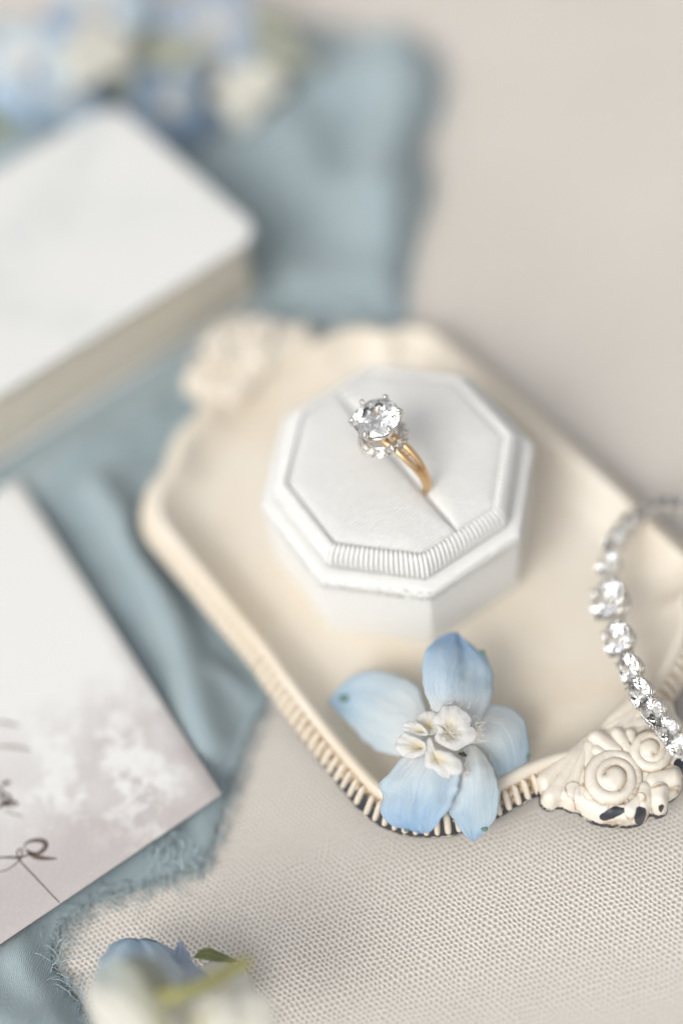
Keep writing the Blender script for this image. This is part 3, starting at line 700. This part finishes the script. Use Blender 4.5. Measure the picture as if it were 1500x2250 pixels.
def ring_prong_angle(up, U, side):
    # a prong points to the right of the picture, a little down
    d = Vector(CR); d = d - up * d.dot(up); return math.atan2(d.dot(side), d.dot(U)) + R(4)

# ------------------------------------------------------------------ bracelet
def build_bracelet():
    t = thing('bracelet', at(1345, 1400, .6), 'silver bracelet of round clear stones leaning on the right rim of the tray', 'bracelet')
    vis = [((1500, 1103), .95, .18), ((1470, 1098), .95, .18), ((1443, 1103), .95, .18), ((1418, 1118), .95, .185), ((1392, 1132), .95, .188), ((1366, 1157), .97, .19), ((1347, 1187), 1.0, .20), ((1334, 1235), 1.03, .22), ((1332, 1315), 1.08, .345),
           ((1352, 1402), 1.12, .285), ((1378, 1468), 1.15, .235), ((1402, 1521), 1.17, .235), ((1430, 1563), 1.19, .225), ((1462, 1603), 1.20, .215), ((1492, 1642), 1.20, .205)]
    items = [(Vector(at(x, y, z)), r) for (x, y), z, r in vis]
    tail = catmull([items[-2][0], items[-1][0], Vector((4.55, -5.85, .85)), Vector((5.6, -6.2, .1)), Vector((7.2, -5.4, TZ + .2)), Vector((8.1, -3.6, TZ + .2)), Vector((7.7, -1.9, TZ + .25)), Vector((6.4, -.9, .45)), items[0][0], items[1][0]], 30)[30:-30]
    L = np.linalg.norm(np.diff(tail, axis=0), axis=1).sum(); n = int(L / .37); tl = resample(tail, n + 1)[1:-1]
    items += [(Vector(p), .17) for p in tl]
    C = Vector((6.0, -3.4, .6)); k = len(items); gem = brilliant('stone', M_GEM2, 1.)
    # one basket of unit radius, copied and scaled
    mb = MB(); circ = lambda r, z, m=28: [(r * math.cos(a), r * math.sin(a), z) for a in np.linspace(0, 2 * math.pi, m, endpoint=False)]
    mb.tube(circ(.95, -.22), .05, 6, closed=True); mb.tube(circ(.74, -.62), .06, 6, closed=True); mb.tube(circ(.48, -.98), .07, 6, closed=True)
    for j in range(4):
        a = math.pi / 4 + j * math.pi / 2; e = lambda r, z: (r * math.cos(a), r * math.sin(a), z)
        mb.tube([e(.40, -1.02), e(.72, -.62), e(.98, -.18), e(1.05, .05), e(.98, .20), e(.86, .24)], [.06, .07, .075, .08, .075, .06], 7); mb.ball(e(.93, .17), .085, 7, 5)
    basket = mb.mesh('setting', M_SILVER)
    mb = MB()
    for s in (1, -1): mb.tube([(.35, s * .22, -.80), (.9, s * .22, -.72), (1.25, s * .2, -.62)], .06, 6)
    mb.tube([(.9, .25, -.72), (.9, -.25, -.72)], .08, 6); bar = mb.mesh('hinge', M_SILVER)
    for i, (p, r) in enumerate(items):
        nx, pv = items[(i + 1) % k][0], items[i - 1][0]; T = (nx - pv).normalized(); o = (p - C); o.z = 0; o = (o - T * o.dot(T)).normalized(); o = (o + Vector((0, 0, float(.62 + .75 * sstep(10, 4, i)) if i < 15 else .8))).normalized()
        o = (o - T * o.dot(T)).normalized(); B = o.cross(T)
        lk = bpy.data.objects.new('link', basket); COL.objects.link(lk); lk.parent = t; lk.matrix_parent_inverse = Matrix.Translation(-t.location)
        r *= 1.13; lk.matrix_basis = Matrix(((T.x * r, B.x * r, o.x * r, p.x), (T.y * r, B.y * r, o.y * r, p.y), (T.z * r, B.z * r, o.z * r, p.z), (0, 0, 0, 1)))
        s = link('stone', gem, lk); s.rotation_euler = (0, 0, random.uniform(0, .7)); s.scale = (1., 1., 1.)
        link('hinge', bar, lk)

# ------------------------------------------------------------------ flowers
def uvset(me, UV):
    l = me.uv_layers.new(name='UVMap'); 
    vi = np.empty(len(me.loops), int); me.loops.foreach_get('vertex_index', vi); l.data.foreach_set('uv', np.asarray(UV, np.float32)[vi].ravel())
def rail_petal(parent, left, right, material, cup=.15, ruf=.03, name='petal', seed=0, px=True, nu=30, nv=20, thick=.008, twist=0):
    """surface between two edge curves, base first, tip last; points (photo x, photo y, height)"""
    def C(P):
        P = resample(catmull(np.array(P, float), 8), nu)
        return np.array([at(a, b, c) for a, b, c in P]) if px else P
    A, B = C(left), C(right)
    for i in range(nu):
        k_ = .045 * min(1, 3 * i / nu) * math.sin(math.pi * i / (nu - 1)) ** .3
        A[i] = A[i] + (A[i] - B[i]) / (np.linalg.norm(A[i] - B[i]) + .1) * k_ * mnoise.noise(Vector((i * .45, seed, 1))); B[i] = B[i] + (B[i] - A[i]) / (np.linalg.norm(A[i] - B[i]) + .1) * k_ * mnoise.noise(Vector((i * .45, seed, 7)))
    mid = .5 * (A + B); G = np.zeros((nu, nv, 3)); UV = np.zeros((nu, nv, 2))
    for i in range(nu):
        wd = np.linalg.norm(B[i] - A[i]); u = i / (nu - 1)
        for j in range(nv):
            v = j / (nv - 1); p = A[i] * (1 - v) + B[i] * v
            e = mnoise.noise(Vector((u * 3, v * 4, seed)))
            z = cup * math.sin(math.pi * v) * min(1, wd / .6) * math.sin(math.pi * min(1, .15 + u)) + ruf * e * (u ** .7) + twist * (v - .5) * math.sin(math.pi * u)
            z += .020 * mnoise.noise(Vector((u * 2.2, v * 11, seed + 9))) * min(1, u * 2) + .05 * ruf * math.sin(v * 23 + seed + 3 * u) * u
            z += .5 * ruf * mnoise.noise(Vector((u * 7, v * 2, seed + 4))) * abs(2 * v - 1) ** 2
            G[i, j] = p + np.array([0, 0, z]); UV[i, j] = (u, v)
    mb = MB(); mb.grid(G); me = mb.mesh(name, material); uvset(me, UV.reshape(-1, 2)); o = link(name, me); place(o, parent)
    s = o.modifiers.new('s', 'SOLIDIFY'); s.thickness = thick
    return o
def blob_petal(parent, outline, centre, material, dome=.08, rim=.04, name='petal', seed=0, n=48, m=12, px=True):
    P = resample(catmull(np.array(outline, float), 8, True), n, True)
    if px: P = np.array([at(a, b, c) for a, b, c in P]); c = at(*centre)
    else: c = np.array(centre)
    rows = []; UV = []
    for i in range(m + 1):
        f = i / m; row = []
        for j in range(n):
            p = c * (1 - f) + P[j] * f
            z = dome * math.sin(f * math.pi * .85) + rim * f ** 3 * mnoise.noise(Vector((j * .3, seed, f))) + .012 * mnoise.noise(Vector((p[0] * 9, p[1] * 9, seed)))
            row.append(p + np.array([0, 0, z])); UV.append((f, j / n))
        rows.append(row)
    mb = MB(); mb.grid(rows, close_v=True); me = mb.mesh(name, material); uvset(me, UV); o = link(name, me); place(o, parent)
    s = o.modifiers.new('s', 'SOLIDIFY'); s.thickness = .014
    return o
def build_main_flower():
    t = thing('delphinium_blossom', at(970, 1640, .3), 'light blue delphinium blossom with white centre lying on the front rim of the tray', 'flower')
    # top sepal
    rail_petal(t, [(965, 1590, 1.15), (945, 1555, 1.2), (930, 1512, 1.25), (928, 1470, 1.3), (936, 1437, 1.32), (956, 1410, 1.3), (985, 1393, 1.25), (1003, 1391, 1.2)],
               [(1020, 1605, 1.1), (1050, 1588, 1.15), (1074, 1545, 1.2), (1085, 1495, 1.2), (1076, 1452, 1.2), (1060, 1428, 1.2), (1035, 1410, 1.2), (1003, 1391, 1.2)], M_BLUE, .20, .10, seed=1, twist=-.32)
    # left sepal, lowest
    rail_petal(t, [(950, 1600, 1.0), (930, 1545, .95), (915, 1505, .85), (870, 1482, .7), (825, 1474, .55), (775, 1484, .45), (745, 1510, .35), (721, 1543, .3)],
               [(925, 1640, .95), (905, 1640, .8), (885, 1662, .6), (850, 1658, .45), (812, 1640, .35), (780, 1608, .3), (748, 1572, .28), (721, 1543, .3)], M_PALE, .16, .05, seed=2)
    # lower left sepal, over the rim
    rail_petal(t, [(930, 1640, 1.15), (885, 1662, 1.15), (860, 1690, 1.1), (833, 1722, 1.0), (840, 1750, .95), (834, 1775, .9), (850, 1806, .8), (890, 1822, .72), (925, 1831, .68)],
               [(985, 1660, 1.2), (1000, 1672, 1.2), (1011, 1700, 1.2), (1008, 1725, 1.15), (1000, 1752, 1.05), (985, 1782, .95), (965, 1808, .82), (948, 1826, .72), (925, 1831, .68)], M_BLUE, .12, .12, seed=3, twist=.12)
    # lower right sepal
    rail_petal(t, [(1020, 1640, 1.1), (1010, 1690, 1.1), (995, 1735, .95), (986, 1780, .75), (1003, 1810, .5), (1022, 1835, .35), (1040, 1849, .25)],
               [(1040, 1635, 1.15), (1068, 1665, 1.1), (1090, 1708, 1.0), (1097, 1745, .85), (1093, 1785, .65), (1072, 1822, .4), (1040, 1849, .25)], M_PALE, .20, .05, seed=4)
    # right sepal, behind
    rail_petal(t, [(1030, 1590, 1.0), (1055, 1562, .95), (1085, 1547, .85), (1120, 1556, .75), (1145, 1570, .7), (1158, 1610, .6), (1163, 1655, .5), (1150, 1700, .45), (1128, 1736, .4)],
               [(1030, 1625, 1.0), (1050, 1640, .95), (1070, 1660, .85), (1082, 1690, .7), (1092, 1715, .55), (1105, 1728, .48), (1118, 1735, .42), (1124, 1737, .4), (1128, 1736, .4)], M_PALE, .14, .05, seed=5)
    # centre
    blob_petal(t, [(868, 1640, 1.3), (880, 1618, 1.32), (903, 1616, 1.34), (930, 1630, 1.32), (940, 1650, 1.28), (925, 1664, 1.28), (895, 1668, 1.26), (874, 1656, 1.26)], (925, 1645, 1.24), M_WHITE, .10, .07, seed=11)
    blob_petal(t, [(883, 1604, 1.30), (893, 1588, 1.32), (915, 1588, 1.34), (936, 1602, 1.32), (940, 1618, 1.3), (905, 1616, 1.28)], (928, 1610, 1.28), M_WHITE, .06, seed=12)
    blob_petal(t, [(914, 1588, 1.2), (922, 1570, 1.22), (945, 1563, 1.25), (966, 1575, 1.25), (965, 1608, 1.22), (940, 1616, 1.2)], (945, 1600, 1.2), M_WHITE, .05, seed=13)
    blob_petal(t, [(948, 1588, 1.38), (962, 1570, 1.42), (974, 1553, 1.45), (1003, 1552, 1.45), (1022, 1566, 1.42), (1037, 1581, 1.4), (1034, 1595, 1.38), (1048, 1608, 1.34), (1046, 1629, 1.3), (1022, 1642, 1.3), (1000, 1653, 1.3), (972, 1642, 1.3), (952, 1627, 1.3), (962, 1606, 1.36)], (985, 1612, 1.34), M_WHITE, .12, .09, seed=14)
    blob_petal(t, [(938, 1626, 1.30), (950, 1628, 1.33), (952, 1648, 1.34), (988, 1655, 1.35), (1012, 1672, 1.32), (1018, 1694, 1.28), (1008, 1706, 1.25), (990, 1706, 1.22), (985, 1716, 1.2), (955, 1702, 1.2), (934, 1688, 1.22), (934, 1655, 1.28)], (958, 1668, 1.30), M_WHITE, .10, .09, seed=15)
    # hairs, anthers and tip marks
    mb = MB()
    def hair(x, y, z, ax, ay, L, up):
        a = at(x, y, z); b = at(x + ax * L * .5, y + ay * L * .5, z + up); c = at(x + ax * L, y + ay * L, z + up * 1.1); mb.tube([a, b, c], [.0045, .0035, .002], 3)
    for k in range(90): q = random.uniform(-.9, .7); hair(random.gauss(1042, 6), random.gauss(1612, 11), 1.32, math.cos(q), math.sin(q), random.uniform(10, 26), random.uniform(.02, .12))
    for k in range(60): q = random.uniform(-2.4, -.6); hair(random.gauss(990, 18), random.gauss(1556, 5), 1.43, math.cos(q), math.sin(q), random.uniform(6, 18), random.uniform(.01, .08))
    for k in range(50): q = random.uniform(-.6, 1.5); hair(random.gauss(1015, 4), random.gauss(1692, 8), 1.26, math.cos(q), math.sin(q), random.uniform(8, 20), random.uniform(.01, .06))
    for k in range(150): q = random.uniform(0, 6.28); r = random.uniform(0, 22); hair(985 + r * math.cos(q), 1612 + r * math.sin(q), 1.45, math.cos(q), math.sin(q), random.uniform(5, 11), random.uniform(.0, .03))
    f = place(build(mb, 'hairs', M_HAIR), t); f['kind'] = 'stuff'
    for x, y, z, r in [(1017, 1658, 1.33, .045), (1010, 1657, 1.34, .028), (1022, 1660, 1.32, .03), (1034, 1597, 1.42, .022)]:
        mb = MB(); mb.ball(at(x, y, z), r, 8, 6, (1, 1, .8)); place(build(mb, 'anther', M_DARK), t)
    for (x, y, z, r) in [(755, 1535, .40, .10), (1058, 1434, 1.19, .07), (1156, 1662, .50, .07), (1064, 1822, .44, .06), (893, 1824, .71, .05)]:
        mb = MB(); mb.ball(at(x, y, z), r, 10, 8, (1, .8, .22)); place(build(mb, 'green_tip', M_DGREEN), t)

def quick_blossom(loc, R0, mats, tilt, label, seed, n=5, stem=None, group=None):
    rs = random.Random(seed); t = thing('blossom', loc, label, 'flower', group); c = np.array(loc)
    rot = Matrix.Rotation(tilt[0], 3, 'X') @ Matrix.Rotation(tilt[1], 3, 'Y')
    for k in range(n):
        a = 2 * math.pi * k / n + rs.uniform(-.25, .25) + seed; L = R0 * rs.uniform(.85, 1.1); w = L * rs.uniform(.36, .46); lf = []; rg = []
        for s, lst in ((1, lf), (-1, rg)):
            for u in (0, .2, .45, .7, .9, 1.0):
                ww = w * math.sin(math.pi * min(1, u * .86 + .08)) ** .8 * (0 if u == 1 else 1); x = .08 * R0 + L * u; z = .30 * L * u - .25 * L * u * u * rs.uniform(.7, 1.3)
                p = Vector((x * math.cos(a) - s * ww * math.sin(a), x * math.sin(a) + s * ww * math.cos(a), z)); p = rot @ p; lst.append(tuple(c + np.array(p)))
        rail_petal(t, lf, rg, mats[k % len(mats)], .10 * R0, .05, seed=seed + k, px=False, nu=14, nv=10)
    ctr = [tuple(c + np.array(rot @ Vector((.26 * R0 * math.cos(q), .26 * R0 * math.sin(q), .12)))) for q in np.linspace(0, 2 * math.pi, 7)[:-1]]
    blob_petal(t, ctr, tuple(c + np.array(rot @ Vector((0, 0, .14)))), M_WHITE, .08, .05, 'centre', seed, px=False, n=18, m=5)
    if stem:
        mb = MB(); mb.tube(catmull([tuple(c - np.array((0, 0, .03)))] + stem, 6), .07, 8); place(build(mb, 'stem', M_GREEN), t)
    return t
M_CREAM3 = m_petal('cream_petal', [(.0, (.86, .84, .72)), (.5, (.88, .86, .79)), (1.0, (.86, .86, .82))], .2, (.8, .78, .75))
def build_back_flowers():
    g = 'blossoms scattered behind the white book'
    L = [((60, 140), 1.2, 1.3, [M_PALE, M_BLUE], (.3, -.2), 'pale blue blossom at the far edge of the white book, leftmost of the scattered blossoms', 3),
         ((150, 205), .9, 1.2, [M_BLUE, M_DEEP], (.2, .3), 'teal blue blossom tucked behind the far edge of the white book', 5),
         ((205, 120), 1.5, 1.0, [M_CREAM3], (.1, .1), 'small white blossom between the pale blue one and the grey green leaves', 8),
         ((372, 235), .5, 1.0, [M_DEEP, M_DEEP, M_BLUE], (.5, .4), 'deep blue blossom beside the far corner of the white book', 11),
         ((470, 65), .9, 1.45, [M_LILAC], (.2, .1), 'large periwinkle blossom on the far edge of the blue cloth', 14),
         ((215, 15), 1.4, 1.3, [M_LILAC, M_PALE], (.3, .1), 'pale lilac blossom farthest back behind the white one', 17),
         ((540, 190), .4, .9, [M_CREAM3], (.4, -.2), 'cream blossom lying on the blue cloth in front of the periwinkle one', 21)]
    for (x, y), z, r, ms, tl, lb, sd_ in L: quick_blossom(tuple(at(x, y, z)), r, ms, tl, lb, sd_, group=g)
    t = thing('leafy_sprig', at(300, 130, .5), 'grey green leafy sprig lying among the blossoms behind the book', 'sprig'); ml = mat('sage_leaf', (.30, .31, .24), .6)
    NTm = NT(ml); NTm.color(NTm.ramp(NTm.noise(NTm.coord('Object', 1), 2, 3), [(.3, (.25, .27, .20)), (.7, (.40, .40, .33))]))
    for k, (x, y, a, L_) in enumerate([(280, 90, .4, 2.6), (330, 150, 1.1, 2.4), (250, 160, 2.4, 2.2), (390, 120, -.2, 2.6), (330, 40, 2.0, 2.4), (420, 40, .8, 2.2), (620, 130, -.4, 1.8), (590, 60, -.9, 1.8)]):
        c = at(x, y, .5 + .12 * (k % 4)); lf, rg = [], []
        for s, lst in ((1, lf), (-1, rg)):
            for u in (0, .2, .5, .8, 1.):
                w = .26 * L_ * math.sin(math.pi * u) ** .8; lst.append((c[0] + (u - .5) * L_ * math.cos(a) - s * w * math.sin(a), c[1] + (u - .5) * L_ * math.sin(a) + s * w * math.cos(a), c[2] + .2 * math.sin(math.pi * u)))
        rail_petal(t, lf, rg, ml, .1, .04, 'leaf', k, False, 12, 8)
    mb = MB(); mb.tube(catmull([at(230, 190, .4), at(300, 120, .5), at(420, 70, .5), at(640, 110, .3)], 8), .07, 8); place(build(mb, 'stem', M_GREEN), t)
    t = thing('leaf', at(-10, 285, BZ + .1), 'small brown green leaf on the far side of the white book', 'leaf')
    lf = [(-70, 250, BZ + .05), (-40, 235, BZ + .4), (0, 255, BZ + .5), (22, 285, BZ + .3)]; rg = [(-70, 250, BZ + .05), (-50, 290, BZ + .2), (-10, 305, BZ + .3), (22, 285, BZ + .3)]
    rail_petal(t, lf, rg, M_OLIVE, .1, .03, 'blade', 3)

def build_front_flower():
    t = thing('drooping_blossom', at(370, 2180, TZ), 'blue and cream blossom on a yellow green stem, close to the camera on the linen', 'flower')
    # back petals close to the cloth
    rail_petal(t, [(255, 2260, .9), (215, 2180, .9), (212, 2130, .8), (235, 2085, .6), (265, 2066, .4), (290, 2063, .3)],
               [(400, 2260, .9), (420, 2180, .8), (400, 2130, .6), (360, 2085, .4), (330, 2068, .35), (290, 2063, .3)], M_PALE, .18, .12, seed=31)
    rail_petal(t, [(330, 2230, 1.0), (300, 2150, .8), (290, 2100, .5), (300, 2070, .3), (320, 2062, .25), (345, 2070, .2)],
               [(500, 2230, .7), (470, 2160, .5), (430, 2120, .3), (400, 2095, .2), (370, 2082, .2), (345, 2070, .2)], M_LILAC, .16, .16, seed=33)
    rail_petal(t, [(380, 2220, .6), (375, 2150, .5), (378, 2110, .4), (388, 2080, .3), (396, 2068, .3)], [(440, 2220, .6), (432, 2150, .4), (420, 2110, .3), (405, 2080, .3), (396, 2068, .3)], M_LILAC, .10, .05, seed=34)
    rail_petal(t, [(400, 2240, .4), (420, 2170, .2), (450, 2120, .1), (500, 2110, 0.), (540, 2130, 0.)], [(430, 2290, .4), (500, 2240, .2), (550, 2200, .1), (556, 2160, 0.), (540, 2130, 0.)], M_CREAM3, .12, .08, seed=35)
    rail_petal(t, [(425, 2105, .1), (440, 2088, .15), (460, 2084, .15), (490, 2096, .1), (520, 2112, .0)], [(425, 2105, .1), (450, 2110, .05), (475, 2114, .05), (500, 2116, 0), (520, 2112, .0)], M_OLIVE, .05, .02, 'leaf', 36)
    for k, (l, r, m) in enumerate([
        ([(330, 2330, 2.2), (250, 2280, 2.3), (200, 2220, 2.4), (190, 2170, 2.4), (215, 2130, 2.3)], [(400, 2300, 2.2), (380, 2230, 2.4), (330, 2180, 2.5), (270, 2145, 2.4), (215, 2130, 2.3)], M_CREAM3),
        ([(250, 2200, 2.0), (240, 2150, 2.1), (260, 2115, 2.1), (300, 2100, 2.0), (340, 2110, 1.9)], [(350, 2230, 2.0), (370, 2200, 2.1), (375, 2165, 2.1), (365, 2130, 2.0), (340, 2110, 1.9)], M_CREAM2),
        ([(400, 2330, 2.0), (410, 2240, 2.1), (450, 2190, 2.2), (510, 2165, 2.1), (560, 2170, 2.0)], [(560, 2340, 2.0), (600, 2280, 2.1), (610, 2230, 2.1), (595, 2190, 2.1), (560, 2170, 2.0)], M_CREAM3)]):
        rail_petal(t, l, r, m, .1, .05, seed=60 + k, nu=16, nv=10)
    # high blurred petals and stem near the lens
    for k, (l, r, m, cup) in enumerate([
        ([(380, 2240, 2.5), (300, 2130, 2.7), (255, 2110, 2.7), (225, 2120, 2.5), (215, 2140, 2.4)], [(360, 2290, 2.4), (290, 2230, 2.4), (245, 2190, 2.4), (220, 2165, 2.4), (215, 2140, 2.4)], M_CREAM2, .1),
        ([(330, 2240, 2.2), (270, 2215, 2.2), (220, 2210, 2.1), (190, 2225, 2.0)], [(380, 2330, 2.2), (300, 2330, 2.2), (230, 2300, 2.1), (190, 2225, 2.0)], M_CREAM3, .1),
        ([(440, 2230, 2.2), (470, 2190, 2.2), (520, 2180, 2.2), (555, 2205, 2.1)], [(440, 2270, 2.2), (480, 2270, 2.2), (530, 2260, 2.2), (555, 2205, 2.1)], M_CREAM3, .1),
        ([(390, 2230, 1.9), (380, 2215, 2.1), (400, 2200, 2.1), (425, 2212, 2.1)], [(395, 2260, 1.9), (405, 2262, 2.0), (425, 2245, 2.0), (425, 2212, 2.1)], M_CREAM3, .06)]):
        rail_petal(t, l, r, m, cup, .04, seed=40 + k, nu=16, nv=10)
    for pts, r in [([(255, 2135, 2.3), (320, 2185, 2.4), (380, 2188, 2.5), (450, 2165, 2.4), (510, 2130, 2.2), (548, 2112, 2.1)], .13), ([(365, 2188, 2.5), (350, 2230, 2.3), (345, 2290, 1.9), (360, 2380, 2.0)], .14),
                   ([(430, 2250, 2.1), (500, 2225, 2.1), (585, 2195, 2.0)], .11), ([(450, 2290, 1.9), (450, 2245, 2.0), (445, 2225, 2.0)], .11)]:
        mb = MB(); P = catmull([at(*p) for p in pts], 8); mb.tube(P, [r * (1 - .25 * i / len(P)) for i in range(len(P))], 8); place(build(mb, 'stem', M_GREEN), t)
M_CREAM2 = m_petal('grey_green_sepal', [(.0, (.52, .50, .34)), (.5, (.56, .56, .46)), (1.0, (.44, .52, .54))], .2, (.6, .6, .5))

build_fabric(); build_book(); build_card(); build_tray(); build_box(); build_ring(); build_bracelet()
build_main_flower(); build_front_flower(); build_back_flowers()
bpy.context.view_layer.update()
